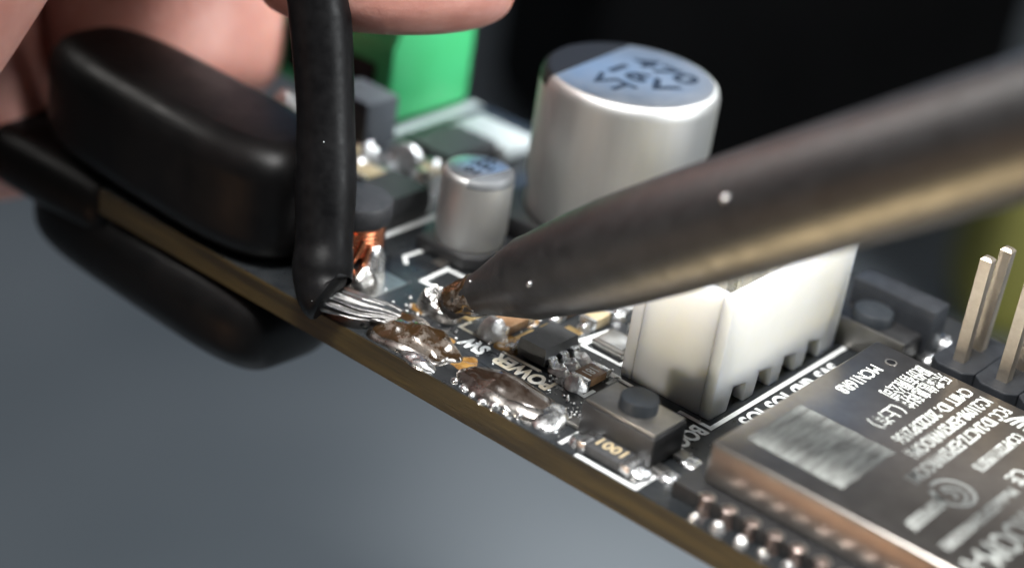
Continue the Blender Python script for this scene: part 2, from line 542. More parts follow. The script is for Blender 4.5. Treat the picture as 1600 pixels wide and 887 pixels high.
for k in range(7):
    t = k / 6
    b2 = NB()
    dome(b2, random.uniform(.18, .42), random.uniform(.16, .3), random.uniform(.18, .4), nr=6, ns=14, amp=0.08, nsc=4, seed=k, outline=0.4)
    me_t = bpy.data.meshes.new('t')
    bmesh.ops.translate(b2, verts=b2.verts, vec=(-10.6 + 4.2 * t, -7.62 - 0.28 * math.sin(t * 3.1) + random.uniform(-.1, .1), 0))
    b2.to_mesh(me_t)
    b2.free()
    bm.from_mesh(me_t)
    bpy.data.meshes.remove(me_t)
q = O('solder_crust', bm, SOLDER, board, (0, 0, 0), 70)
q['kind'] = 'stuff'
bm = NB()
dome(bm, 1.0, 1.5, 0.42, amp=0.1, nsc=1.2, seed=2.4, rot=0.5, outline=0.15)
O('solder_joint', bm, SOLDER, board, (-5.35, -6.35, 0), 80)

# flux puddles and spatter
bm = NB()
for (u, v, ru, rv, h, s) in ((-11.3, -2.4, 1.0, 0.9, 0.3, 1), (-10.7, -0.9, .9, .8, 0.35, 3), (-16.8, -3.4, .8, .5, .2, 9),
                             (-13.6, -4.9, .6, .5, 0.18, 4), (-11.6, -5.8, .9, .8, .2, 6), (-12.6, 0.5, .8, .8, .3, 7)):
    b2 = NB()
    dome(b2, ru, rv, h * .4, nr=10, ns=28, amp=0.08, nsc=2.5, seed=s * 3.3, outline=0.4)
    bmesh.ops.translate(b2, verts=b2.verts, vec=(u, v, 0))
    t_ = bpy.data.meshes.new('t')
    b2.to_mesh(t_)
    b2.free()
    bm.from_mesh(t_)
    bpy.data.meshes.remove(t_)
q = O('flux_residue', bm, AMBER, board, (0, 0, 0), 70)
q['kind'] = 'stuff'
bm = NB()
for k in range(130):
    c = random.choice(((-7.2, -3.3, .8, .7), (-4.9, -4.9, .5, .7), (-6.9, -1.2, .5, 1.6), (-13.0, -3.9, 2.0, .8), (-11.2, -2.2, .8, .9), (-6.0, -4.3, .8, .5), (-17.5, -3.6, 1.4, .7)))
    r = random.uniform(0.03, 0.11)
    bmesh.ops.create_icosphere(bm, subdivisions=1, radius=r, matrix=Matrix.Translation((random.gauss(c[0], c[2] * .6), random.gauss(c[1], c[3] * .6), r * 0.6)))
q = O('solder_spatter', bm, FROST, board, (0, 0, 0), 60)
q['kind'] = 'stuff'
bm = NB()
for k in range(90):
    r = random.uniform(0.02, 0.05)
    bmesh.ops.create_icosphere(bm, subdivisions=1, radius=r, matrix=Matrix.Translation((random.uniform(-20, 2.2), random.uniform(-7.8, 1.5), r * .5)))
q = O('dust', bm, LINT, board, (0, 0, 0))
q['kind'] = 'stuff'

# ---- drum inductor behind the wire
IX, IY = -22.5, -3.15
bm = NB()
lathe(bm, [(1.95, 3.25), (2.0, 3.4), (2.0, 4.3), (1.9, 4.45), (0.3, 4.5)], 48)
drum = O('power_inductor', bm, FERRITE, board, (IX, IY, 0), 40, 'dark ferrite drum inductor with copper winding half hidden behind the wire')
bm = NB()
lathe(bm, [(1.9, 0.25), (2.0, 0.4), (2.0, 1.1), (1.3, 1.15), (1.3, 3.2)], 48)
O('core', bm, FERRITE, drum, (IX, IY, 0), 40)
bm = NB()
P = []
for i in range(7 * 24 + 1):
    a = 2 * math.pi * i / 24
    t = i / (7 * 24)
    P.append((1.6 * math.cos(a), 1.6 * math.sin(a), 1.35 + 1.75 * t))
tube(bm, P, 0.17, 8)
for k, (da, zz) in enumerate(((-0.25, 3.0), (0.05, 2.6), (0.3, 2.2))):
    a0 = -0.55 + da
    tube(bm, smooth_path([(1.7 * math.cos(a0), 1.7 * math.sin(a0), zz), (1.9 * math.cos(a0 - .2), 1.9 * math.sin(a0 - .2), zz - .8),
                          (2.1 * math.cos(a0 - .35), 2.1 * math.sin(a0 - .35), zz - 1.6), (2.3, -1.2 - .1 * k, 0.5)], 6), 0.19, 8)
O('winding', bm, COPPER, drum, (IX, IY, 0), 60)
bm = NB()
box(bm, -22.2, -19.25, -5.3, -1.85, 0.0, 0.05)
O('terminal', bm, PADM, drum, (0, 0, 0))
bm = NB()
dome(bm, 0.9, 1.0, 1.3, amp=0.25, nsc=1.6, seed=6.3, power=2.4)
O('solder_lump', bm, GRAIN, drum, (-20.3, -4.55, 0.02), 70)
bm = NB()
dome(bm, 0.55, 0.8, 2.1, amp=0.1, nsc=1.0, seed=4.3, power=3)
O('terminal_lug', bm, SOLDER, drum, (-20.75, -3.2, 0.02), 70)

# ---- aluminium electrolytic capacitors
def ecap(u, v, r, h, rot, label, lines, tsize):
    hb = 0.9 if r < 3 else 1.3
    bm = NB()
    k = r * 0.05 + 0.12
    prof = [(r * .93, hb), (r * .97, hb + .25), (r * .95, hb + .75 * r * .3), (r, hb + 1.2 * r * .35), (r, h - k * 2.2),
            (r * .995, h - k * 1.4), (r - k * .35, h - k * .55), (r - k * .9, h - k * .08), (r - k * 1.3, h)]
    lathe(bm, prof, 96, cap=True)
    can = O('electrolytic_capacitor', bm, ALU, board, (u, v, 0), 50, label)
    # satin top disc
    bm = NB()
    lathe(bm, [(r - k * 1.25, h + .002), (r - k * 1.35, h + .012)], 96)
    O('top_disc', bm, ALUTOP, can, (u, v, 0), 30)
    # black polarity segment
    c, s = math.cos(rot), math.sin(rot)
    bm = NB()
    rr = r - k * 1.2
    x0 = rr * (0.5 if r < 3 else 0.56)
    pts = []
    a0 = math.acos(x0 / rr)
    for i in range(25):
        a = -a0 + 2 * a0 * i / 24
        pts.append((rr * math.cos(a), rr * math.sin(a)))
    prism(bm, [(x * c - y * s, x * s + y * c) for x, y in pts], h + .006, h + .03, lambda a, b, t: (a, b, t))
    # the print laps over the rounded rim
    n = 24
    rim = [(r - k * 1.2, h + .03), (r - k * .85, h - k * .03 + .02), (r - k * .3, h - k * .5), (r + .012, h - k * 1.4), (r + .012, h - k * 1.9)]
    V = [[bm.verts.new((q_ * math.cos(rot - a0 + 2 * a0 * i / n), q_ * math.sin(rot - a0 + 2 * a0 * i / n), z_)) for q_, z_ in rim] for i in range(n + 1)]
    for i in range(n):
        for j in range(len(rim) - 1):
            bm.faces.new((V[i][j], V[i + 1][j], V[i + 1][j + 1], V[i][j + 1]))
    O('polarity_mark', bm, BLACKINK if r > 3 else GREYMARK, can, (u, v, 0), 50)
    for body, dx, dy, ww, hh, aa in lines:
        text(body, (u + dx, v + dy, h + .013), aa, ww, hh, GREYINK if r > 3 else BLACKINK, can, 0.032, 0.012, 'printed_marking')
    # base plate, chamfered
    bm = NB()
    q_ = r * 1.04
    ch = q_ * .35
    prism(bm, [(-q_, -q_), (q_ - ch, -q_), (q_, -q_ + ch), (q_, q_ - ch), (q_ - ch, q_), (-q_, q_)], 0.12, hb, lambda a, b, t: (a, b, t), 0.06)
    bm2 = O('base', bm, BLKPLAS, can, (u, v, 0), 30)
    for sg in (-1, 1):
        bm = NB()
        box(bm, -.35 * r / 2, .35 * r / 2, min(sg * r * .5, sg * r * 1.3), max(sg * r * .5, sg * r * 1.3), 0.02, 0.13, .02)
        O('lead', bm, PADM, can, (u, v, 0))
    return can


A1 = math.degrees(math.atan2(.63, .76))
ecap(-19.8, 3.85, 2.08, 5.4, math.radians(-8), 'small aluminium electrolytic capacitor with black mark facing right, left of the large one',
     [('10', -0.05, -.62, .95, .72, 180), ('16V', -0.1, .42, 1.4, .72, 180), ('VT', -.3, 1.35, .9, .6, 180)], .5)
big = ecap(-16.7, 13.0, 5.3, 10.3, math.radians(184), 'large aluminium electrolytic capacitor with blue sheen and black printed segment on top',
           [('470', .75, 2.3, 4.4, 1.7, 0), ('16V', .9, 0.05, 4.4, 1.7, 0), ('VT', .1, -2.2, 2.8, 1.6, 0)], 1)

# ---- ivory four way pin connector
CU, CV, CH = 5.75, 12.4, 7.0
bm = NB()
# long wall facing the module, with four foot notches
def wall_notched(bm, x0, x1, z1, bev):
    ys = [0.0]
    for k in range(4):
        ys += [1.95 + 2.5 * k, 3.35 + 2.5 * k]
    ys.append(CV)
    pts = [(0, 0)]
    for k in range(4):
        a, b = 1.65 + 2.5 * k, 3.15 + 2.5 * k
        pts += [(a, 0), (a, 1.55), (b, 1.25), (b, 0)]
    pts += [(CV, 0), (CV, z1), (0, z1)]
    prism(bm, pts, x0, x1, lambda a, b, t: (t, a, b), bev)


wall_notched(bm, -0.72, 0.0, CH, 0.1)
conn = O('pin_connector', bm, NYLON, board, (0, 0, 0.02), 40, 'ivory four way pin connector standing between the push button and the large capacitor')
bm = NB()
box(bm, -CU, -CU + .7, 0, CV, 0, CH, .1)
O('side_wall', bm, NYLON, conn, (0, 0, 0.02), 40)
bm = NB()
box(bm, -CU + .705, -.725, 0.002, .72, 0.0, CH - .02, .1)
O('end_wall', bm, NYLON, conn, (0, 0, 0.02), 40)
bm = NB()
box(bm, -CU + .705, -.725, CV - .72, CV - .002, 0.0, CH - .02, .1)
O('end_wall', bm, NYLON, conn, (0, 0, 0.02), 40)
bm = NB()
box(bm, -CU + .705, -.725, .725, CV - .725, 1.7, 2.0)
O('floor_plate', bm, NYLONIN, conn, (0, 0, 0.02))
pinme = mesh('contact_pin', box(NB(), -.32, .32, -.32, .32, 0, 4.6, .12), SOLDER)
for k in range(4):
    link('contact_pin', pinme, conn, (-CU / 2, 2.45 + 2.5 * k, 2.0))

# ---- push button near the edge
bm = NB()
box(bm, -3.7, 0.75, -6.35, -3.55, 0.12, 1.85, .12)
sw = O('push_button', bm, BLKPLAS, board, (0, 0, 0), 40, 'small push button with steel cover and round slate plunger near the board edge')
bm = NB()
box(bm, -3.6, 0.65, -6.25, -3.65, 1.85, 2.02, .06)
O('cover_plate', bm, COVER, sw, (0, 0, 0), 40)
bm = NB()
lathe(bm, [(.98, 2.0), (.98, 2.55), (.93, 2.68), (.8, 2.72)], 40)
O('plunger', bm, PLUNGER, sw, (-1.4, -4.85, 0), 40)
for (x0, x1, y0, y1) in ((.75, 1.5, -6.2, -5.5), (.75, 1.5, -4.4, -3.6), (-4.5, -3.7, -6.2, -5.5), (-4.5, -3.7, -4.4, -3.6)):
    bm = NB()
    box(bm, x0, x1, y0, y1, 0.02, .3, .06)
    O('lead', bm, TIN, sw, (0, 0, 0))
for u, v in ((1.6, -5.9), (1.65, -4.0)):
    bm = NB()
    dome(bm, .75, .62, .28, amp=.1, nsc=2, seed=u + v, nr=8, ns=24)
    O('solder_lump', bm, SOLDER, sw, (u, v, 0), 70)


# ---- chip parts
def chip(name, u, v, lu, lv, h, along, body_mat, label, lump=None, marking=None, cap_mat=SOLDER):
    bm = NB()
    e = 0.22 * (lu if along == 'u' else lv) * .8
    if along == 'u':
        box(bm, -lu / 2 + e, lu / 2 - e, -lv / 2, lv / 2, 0.05, h, .04)
    else:
        box(bm, -lu / 2, lu / 2, -lv / 2 + e, lv / 2 - e, 0.05, h, .04)
    o = O(name, bm, body_mat, board, (u, v, 0), 40, label)
    for s in (-1, 1):
        bm = NB()
        if along == 'u':
            a, b = sorted((s * lu / 2, s * (lu / 2 - e)))
            box(bm, a, b, -lv / 2 - .01, lv / 2 + .01, 0.02, h + .02, .05)
        else:
            a, b = sorted((s * lv / 2, s * (lv / 2 - e)))
            box(bm, -lu / 2 - .01, lu / 2 + .01, a, b, 0.02, h + .02, .05)
        O('end_cap', bm, cap_mat, o, (u, v, 0), 40)
        bm = NB()
        f = lump if (lump and s == -1) else (.75, .35)
        lw = (lv if along == 'u' else lu) * f[0]
        if along == 'u':
            dome(bm, lw * .6, lw * .62, h * f[1] * 2, amp=.08, nsc=3, seed=u * 3 + s, nr=8, ns=26)
            O('solder_lump', bm, GRAIN if lump and s == -1 else SOLDER, o, (u + s * lu * .54, v, 0), 70)
        else:
            dome(bm, lw * .62, lw * .6, h * f[1] * 1.9, amp=.2, nsc=2.2, seed=v * 3 + s, nr=8, ns=26)
            O('solder_lump', bm, FROST if lump and s == -1 else SOLDER, o, (u, v + s * lv * .54, 0), 70)
    if marking:
        t, ang, ww, hh, mm = marking
        text(t, (u, v, h + .004), ang, ww, hh, mm, o, 0.02, .01, 'printed_marking')
    return o


chip('resistor', -6.45, -1.75, 1.15, 2.1, .52, 'v', BROWNCER, 'tiny chip resistor printed 181 inside a white outline', (.95, .75), ('181', -90, .75, .62, INK))
chip('resistor', -1.2, -6.85, 3.3, 1.55, .6, 'u', CHIP, 'dark chip resistor lying at the board edge below the push button', None, ('1001', 180, 1.6, .75, CERAMIC))
chip('chip_capacitor', -12.6, -0.95, 1.3, 2.6, .6, 'v', BROWNCER, 'flux stained chip capacitor with grainy solder lump beside the iron tip', (1.05, .95))
chip('chip_capacitor', -7.35, 4.7, 1.3, 2.2, .85, 'v', CERAMIC, 'tan ceramic chip capacitor left of the ivory connector')
chip('chip_capacitor', -9.9, 3.3, 1.0, 1.9, .7, 'v', CERAMIC, 'tan ceramic chip capacitor just under the shaft of the iron')
chip('chip_capacitor', -11.7, 2.9, 1.0, 1.8, .6, 'v', BROWNCER, None)
chip('chip_capacitor', -9.6, 6.0, 1.2, 2.0, .7, 'v', ALU, None)
chip('chip_capacitor', -29.4, 5.2, 1.6, 2.4, 1.2, 'v', CERAMIC, 'tan chip capacitor behind the wire and inductor')
chip('chip_capacitor', -27.0, 8.3, 1.0, 1.6, 1.5, 'v', CERAMIC, None)
chip('chip_capacitor', -32.6, 6.4, 1.8, 2.8, 1.3, 'v', CERAMIC, None)

# silver crystal can in its white outline
bm = NB()
box(bm, -1.05, 1.05, -.95, .95, 0.02, .42, .06)
cr = O('crystal', bm, PADM, board, (-7.6, 2.2, 0), 40, 'flat silver crystal can inside a white outline left of the ivory connector')
bm = NB()
box(bm, -.82, .82, -.72, .72, .425, .50, .04)
O('lid', bm, ALUTOP, cr, (-7.6, 2.2, 0), 40)

# ---- six lead chip
ICU0, ICU1, ICV0, ICV1 = -10.45, -8.55, -3.0, -.1
bm = NB()
def frustum(bm, x0, x1, y0, y1, z0, zm, z1, t):
    a = [bm.verts.new(p) for p in ((x0 + t, y0 + t, z0), (x1 - t, y0 + t, z0), (x1 - t, y1 - t, z0), (x0 + t, y1 - t, z0))]
    b = [bm.verts.new(p) for p in ((x0, y0, zm), (x1, y0, zm), (x1, y1, zm), (x0, y1, zm))]
    c = [bm.verts.new(p) for p in ((x0 + t, y0 + t, z1), (x1 - t, y0 + t, z1), (x1 - t, y1 - t, z1), (x0 + t, y1 - t, z1))]
    bm.faces.new(a[::-1])
    bm.faces.new(c)
    for p, q_ in ((a, b), (b, c)):
        for i in range(4):
            bm.faces.new((p[i], p[(i + 1) % 4], q_[(i + 1) % 4], q_[i]))
    return bm


frustum(bm, ICU0, ICU1, ICV0, ICV1, .12, .6, 1.15, .09)
ic = O('transistor_chip', bm, CHIP, board, (0, 0, 0), None, 'black six lead chip with bright soldered leads beside the printed lettering')
leg = bmesh.new()
sect = [(0, .62), (.28, .60), (.42, .2), (.95, .08), (.95, -.04), (.34, .04), (.18, .46), (0, .46)]
prism(leg, sect, -.27, .27, lambda a, b, t: (a, t, b), .02)
legme = mesh('lead', leg, SOLDER)
bm = NB()
dome(bm, .95, .43, .42, amp=.22, nsc=3.5, seed=2.2, nr=10, ns=28, outline=.35)
fil = mesh('solder_lump', bm, FROST, 70)
for k in range(3):
    v = ICV0 + .5 + .95 * k
    link('lead', legme, ic, (ICU1 - .02, v, 0.03))
    link('solder_lump', fil, ic, (ICU1 + .78, v, 0))
    o = link('lead', legme, ic, (ICU0 + .02, v, 0.03))
    o.rotation_euler = (0, 0, math.pi)

for u_, v_, a_, b_ in ((-11.35, -2.5, .35, .55), (-11.35, -1.55, .35, .5), (-11.35, -.6, .35, .5), (-11.0, .75, .6, .35), (-14.6, -1.4, .3, .9), (-10.2, 1.6, .5, .35), (-5.0, 1.3, .3, .3)):
    bm = NB()
    box(bm, -a_, a_, -b_, b_, 0.0, 0.06, .03)
    O('gold_pad', bm, GOLD, board, (u_, v_, 0.0))

# ---- wireless module
MU0, MV0 = 3.5, -5.98
MU1, MV1 = 21.1, 9.82
bm = NB()
box(bm, MU0, MU1, MV0, MV1, .85, 3.1, .22, 3)
mod = O('wireless_module', bm, SHIELD, board, (0, 0, 0), 40, 'metal shielded wireless module covered in pale etched lettering')
# module carrier board with half round castellations
bm = NB()
pts = [(MU0 - .9, -7.07)]
N = 14
for k in range(N):
    c = 4.45 + 1.27 * k
    pts += [(c - .3, -7.07), (c - .21, -6.86), (c, -6.77), (c + .21, -6.86), (c + .3, -7.07)]
pts += [(MU0 + 24.5, -7.07), (MU0 + 24.5, 10.9), (MU0 - .9, 10.9)]
prism(bm, pts, 0.06, .845, lambda a, b, t: (a, b, t))
O('module_board', bm, BLKPLAS, mod, (0, 0, 0))
bm = NB()
segs = 10
for z0, z1 in ((.06, .87),):
    A_, B_ = [], []
    for i in range(segs + 1):
        a = math.pi * i / segs
        A_.append(bm.verts.new((.30 * math.cos(a), .30 * math.sin(a), z0)))
        B_.append(bm.verts.new((.30 * math.cos(a), .30 * math.sin(a), z1)))
    for i in range(segs):
        bm.faces.new((A_[i], A_[i + 1], B_[i + 1], B_[i]))
    # the pad around the half hole on top
    C_ = [bm.verts.new((.46 * math.cos(math.pi * i / segs), .62 * math.sin(math.pi * i / segs), z1)) for i in range(segs + 1)]
    for i in range(segs):
        bm.faces.new((B_[i], B_[i + 1], C_[i + 1], C_[i]))
castme = mesh('castellation', bm, PADM, 60)
for k in range(N):
    link('castellation', castme, mod, (4.45 + 1.27 * k, -7.08, 0.0))
for k in range(N):
    u = 4.45 + 1.27 * k
    bm = NB()
    lathe(bm, [(.40, 0), (.33, .2), (.29, .45), (.31, .75), (.36, .90), (.20, .97)], 20)
    for v_ in bm.verts:
        nn = noise.noise_vector(v_.co * 2.2 + Vector((k * 5.1, 0, 0)))
        v_.co += nn * .07
    O('castellation_post', bm, DULLTIN, mod, (u, -7.0, 0), 70)
    bm = NB()
    dome(bm, .36, .34, random.uniform(.34, .5), amp=.1, nsc=2.6, seed=k * 2.7, power=2.4, nr=9, ns=26, outline=.25)
    O('solder_joint', bm, FROST if k % 3 else GRAIN, board, (u + random.uniform(-.05, .05), -7.68, 0), 70)
# vent hole
bm = NB()
lathe(bm, [(.24, 3.085), (.33, 3.10), (.33, 3.115), (.24, 3.118)], 28, cap=False)
O('vent_rim', bm, PADM, mod, (5.24, 8.25, 0), 60)
bm = NB()
lathe(bm, [(.25, 3.095), (.25, 3.106)], 28)
O('vent_hole', bm, BLACKINK, mod, (5.24, 8.25, 0))


def etched(t, u, v0, v1, h, bold=0.02, jit=.015):
    text(t, (u, (v0 + v1) / 2, 3.1), -90, abs(v1 - v0), h * 1.12, ETCH, mod, bold * .55, .012, 'etched_text', .005)


etched('MCN16R8', 5.05, 7.15, 3.35, .72, .03)
etched('股份有限公司', 6.8, 9.2, 5.0, .95, .022)
etched('乐鑫信息科技', 7.85, 9.4, 4.85, .95, .022)
etched('（上海）', 7.85, 4.5, 1.9, .95, .022)
etched('CMIIT ID: 2022DP2156', 9.33, 9.1, 1.5, .70, .03)
etched('IC:21098-ESPS3WROOM1', 10.4, 9.05, .9, .72, .03)
etched('FCC ID:2AC7Z-ESPS3WROOM1', 11.5, 9.0, -1.1, .72, .03)
etched('CCAP22Y11950T8', 13.13, 7.2, 2.5, .62, .03)
etched('ESPRESSIF', 13.35, -1.7, -4.6, .62, .04)
etched('Model:ESPS3WROOM1', 15.2, 2.3, -4.7, .55, .04)
etched('CE', 14.8, 4.2, 2.9, .85, .03)
etched('ESP32-S3-WROOM-1', 16.9, 9.2, -5.1, 1.35, .02)
# round swirl emblem and fan emblem
bm = NB()
ribbon(bm, [(1.02 * math.cos(a / 10), 1.02 * math.sin(a / 10)) for a in range(-20, 36)], .2, 0, .012)
ribbon(bm, [(.62 * math.cos(a / 10) + .1, .62 * math.sin(a / 10) - .15) for a in range(-4, 34)], .18, 0, .012)
ribbon(bm, [(.3 * math.cos(a / 8), .3 * math.sin(a / 8) - .3) for a in range(-2, 26)], .18, 0, .012)
ribbon(bm, [(-.8, -.75), (.2, -1.2)], .3, 0, .012)
O('etched_emblem', bm, ETCH, mod, (13.35, -.35, 3.1))
bm = NB()
for k in range(4):
    ribbon(bm, [(-.6 + .36 * k, -.6), (-.45 + .3 * k, 0), (-.1 + .22 * k, .65)], .17, 0, .012)
O('etched_emblem', bm, ETCH, mod, (12.6, 8.4, 3.1))
bm = NB()
g = 40
ed = []
for side in range(4):
    for i in range(g):
        t = i / g
        x, y = ((t, 0), (1, t), (1 - t, 1), (0, 1 - t))[side]
        nn = noise.noise_vector(Vector((x * 9, y * 9, 4.4)))
        ed.append((4.45 + 5.3 * x + nn.x * .07, -4.4 + 4.9 * y + nn.y * .07))
prism(bm, ed, 3.102, 3.112, lambda a, b, t: (a, b, t))
O('etched_panel', bm, ETCHPATCH, mod, (0, 0, 0))

# ---- pin header
bm = NB()
hd = O('pin_header', box(bm, .3, 14.2, .2, 4.2, 0.05, 0.6), HDRM, board, (6.1, 12.0, 0), None, 'dark two row pin header with bright square pins behind the module')
bm = NB()
def octo(bm, cx, cy, hx, hy, z0, z1, c):
    prism(bm, [(cx - hx + c, cy - hy), (cx + hx - c, cy - hy), (cx + hx, cy - hy + c), (cx + hx, cy + hy - c), (cx + hx - c, cy + hy), (cx - hx + c, cy + hy), (cx - hx, cy + hy - c), (cx - hx, cy - hy + c)], z0, z1, lambda a, b, t: (a, b, t), .08)


octo(bm, 0, 0, 1.26, 2.5, .1, 2.4, .55)
blk = mesh('header_block', bm, HDRM)
pin = NB()
box(pin, -.32, .32, -.32, .32, 2.3, 8.6, 0)
bmesh.ops.bevel(pin, geom=[e for e in pin.edges if abs((e.verts[0].co - e.verts[1].co).z) < .01 and e.verts[0].co.z > 8], offset=.14, segments=1, affect='EDGES')
pinme2 = mesh('header_pin', pin, PINM)
for k in range(6):
    u = 7.05 + 2.54 * k
    link('header_block', blk, hd, (u, 14.2, 0))
    for r_ in (0, 1):
        o = link('header_pin', pinme2, hd, (u, 13.1 + 2.0 * r_, 0))
        o.rotation_euler = (random.uniform(-.015, .015), random.uniform(-.015, .015), random.uniform(-.06, .06))

# ---- black slide button behind the connector
bm = NB()
box(bm, -1.3, 3.7, 13.2, 15.4, .1, 1.6, .15)
jb = O('slide_switch', bm, BLKPLAS, board, (0, 0, 0), 40, 'black button block with steel frame standing behind the module corner')
bm = NB()
box(bm, -1.2, 4.1, 15.42, 17.3, .1, 3.1, .2)
O('housing', bm, HDRM, jb, (0, 0, 0), 40)
bm = NB()
lathe(bm, [(1.15, 1.6), (1.15, 2.2), (1.05, 2.32), (.7, 2.36)], 36)
O('plunger', bm, PLUNGER, jb, (1.0, 14.3, 0), 40)
bm = NB()
box(bm, -1.35, 3.75, 12.95, 13.18, .1, 1.75, .06)
O('frame', bm, COVER, jb, (0, 0, 0), 40)
bm = NB()
dome(bm, .7, .6, .9, amp=.1, nsc=2, seed=3)
O('solder_lump', bm, SOLDER, jb, (-1.9, 15.6, 0), 70)
for u, v, r_, h_ in ((4.0, 17.9, .75, .8), (5.1, 16.2, .6, .7), (4.3, 15.6, .7, .55)):
    bm = NB()
    dome(bm, r_, r_, h_, amp=.06, nsc=2, seed=u)
    O('solder_joint', bm, SOLDER, board, (u, v, 0), 70)

# ---- diode, regulator and grey block in the back
bm = NB()
frustum(bm, -27.2, -24.1, 1.5, 5.2, .25, 1.1, 2.1, .15)
di = O('diode', bm, CHIP, board, (0, 0, 0), None, 'black rectangular diode between the inductor and the small capacitor')
for v0, v1 in ((.7, 1.5), (5.2, 6.0)):
    bm = NB()
    box(bm, -26.5, -24.8, v0, v1, .04, .8, .1)
    O('lead', bm, TIN, di, (0, 0, 0), 40)
bm = NB()
frustum(bm, -31.0, -27.4, 10.6, 15.4, .2, .8, 1.3, .15)
rg = O('voltage_regulator', bm, CHIP, board, (0, 0, 0), None, 'flat black regulator chip with wide bright tab left of the large capacitor')
bm = NB()
box(bm, -31.6, -26.6, 15.25, 18.6, .04, 1.1, .25)
O('tab', bm, INKDULL, rg, (0, 0, 0), 40)
for k in range(2):
    bm = NB()
    dome(bm, 1.2, 1.0, 1.4, amp=.1, nsc=1, seed=k + 5)
    O('lead', bm, SOLDER, rg, (-30.6 + 2.6 * k, 9.3, 0), 70)
bm = NB()
box(bm, -35.2, -31.6, 7.2, 10.2, .1, 4.2, .3)
O('tantalum_capacitor', bm, SLATE, board, (0, 0, 0), 40, 'slate grey block capacitor in front of the green terminal block')

for u, v, ru, rv, h in ((-32.0, 7.6, 1.3, .9, 1.6), (-30.0, 9.4, 1.5, .8, 1.7), (-26.9, 8.7, .5, 1.1, 1.9), (-30.6, 6.0, 1.0, 1.0, 1.2), (-40.3, 9.0, 1.2, 1.2, 1.6), (-24.9, 9.3, .7, .6, .8), (-22.9, 10.0, .8, .6, 1.0)):
    bm = NB()
    dome(bm, ru, rv, h, amp=.15, nsc=1.3, seed=u, rot=.4)
    O('solder_joint', bm, FROST, board, (u, v, 0), 70)

# ---- green screw terminal
bm = NB()
prof = [(13.0, 0), (21.2, 0), (21.2, 9.6), (17.6, 10.4), (15.0, 10.0), (13.0, 5.2)]
prism(bm, prof, -51, -35.0, lambda a, b, t: (t, a, b), .3)
gt = O('terminal_block', bm, GREEN, board, (0, 0, .05), 35, 'bright green screw terminal block at the back of the board')
for k in range(3):
    bm = NB()
    lathe(bm, [(1.9, 10.1), (1.9, 10.5), (1.7, 10.65)], 28)
    O('screw', bm, ALU, gt, (-38 - 5 * k, 18.2, 0), 40)
    bm = NB()
    box(bm, -1.6, 1.6, 12.93, 13.0, 1.0, 4.0)
    O('wire_opening', bm, BLACKINK, gt, (-38 - 5 * k, 0, 0))

# ================================================================== BLACK CLAMP HOLDING THE BOARD
clamp = root('board_clamp', (-31, -5, -8), 'bulky glossy black rubber clamp gripping the left end of the circuit board', 'clamp')
rz = math.radians(3.0)


def rounded_block(u0, u1, v0, v1, z0, z1, cr, bev, n=8, lean=0.0):
    """A block with a superellipse plan and rounded upper and lower edges."""
    bm = NB()
    ca, cb, ha, hb_ = (u0 + u1) / 2, (v0 + v1) / 2, (u1 - u0) / 2, (v1 - v0) / 2
    levels = [(z0 + bev * (1 - math.cos(t)), bev * (1 - math.sin(t))) for t in [math.pi / 2 * k / 6 for k in range(7)]]
    levels += [(z1 - bev * (1 - math.sin(t)), bev * (1 - math.cos(t))) for t in [math.pi / 2 * k / 6 for k in range(7)]]
    rings = []
    N_ = 72
    for z_, d_ in levels:
        ring = []
        for i in range(N_):
            a = 2 * math.pi * i / N_
            c_, s_ = math.cos(a), math.sin(a)
            ring.append(bm.verts.new((ca + (ha - d_) * math.copysign(abs(c_) ** (2 / cr), c_), cb + (hb_ - d_) * math.copysign(abs(s_) ** (2 / cr), s_), z_)))
        rings.append(ring)
    for a, b in zip(rings, rings[1:]):
        for i in range(N_):
            bm.faces.new((a[i], a[(i + 1) % N_], b[(i + 1) % N_], b[i]))
    bm.faces.new(rings[0][::-1])
    bm.faces.new(rings[-1])
    return bm


bm = rounded_block(-14.0, 7.6, -3.75, 4.2, 0.03, 7.1, 3.4, 1.9)
o = O('upper_jaw', bm, RUBBER, clamp, (-31.6, -5, 0), 60)
o.rotation_euler = (0, 0, -rz)
bm = rounded_block(-14.6, 7.6, -3.8, 4.8, -7.1, -1.64, 4.6, 2.2)
o = O('lower_jaw', bm, RUBBER, clamp, (-31.6, -5, 0), 60)
o.rotation_euler = (0, 0, -rz)
bm = NB()
box(bm, -70, -37.5, -8.4, -1.0, -4.0, -0.1, 1.6, 4)
O('handle_arm', bm, RUBBER, clamp, (0, 0, 0), 50)

# ================================================================== WIRE
wire = root('hookup_wire', (-19.5, -7.9, 1.2), 'thick black insulated wire held upright with its stripped end in the solder', 'wire')
path = smooth_path([(-31.51, -2.96, 26.5), (-26.74, -5.2, 19.98), (-24.79, -5.32, 15.43), (-23.2, -5.79, 10.73), (-21.8, -6.6, 6.6), (-20.75, -7.4, 3.8), (-20.05, -8.05, 2.4), (-19.45, -8.4, 1.65), (-18.95, -8.3, 1.4)], 10)
bm = NB()
rad = [1.58 + .05 * math.sin(i * .35) for i in range(len(path))]
for k_, r_ in ((1, 1.12), (2, 1.32), (3, 1.44), (4, 1.51), (5, 1.55)):
    rad[-k_] = r_
tube(bm, path, rad, 36)
O('insulation', bm, INSUL, wire, (0, 0, 0), 50)
random.seed(11)
sp = smooth_path([(-19.7, -8.45, 1.2), (-18.8, -7.6, .95), (-17.9, -6.95, .78), (-16.9, -6.3, .7), (-15.6, -5.8, .55)], 10)
bm = NB()
rings = []
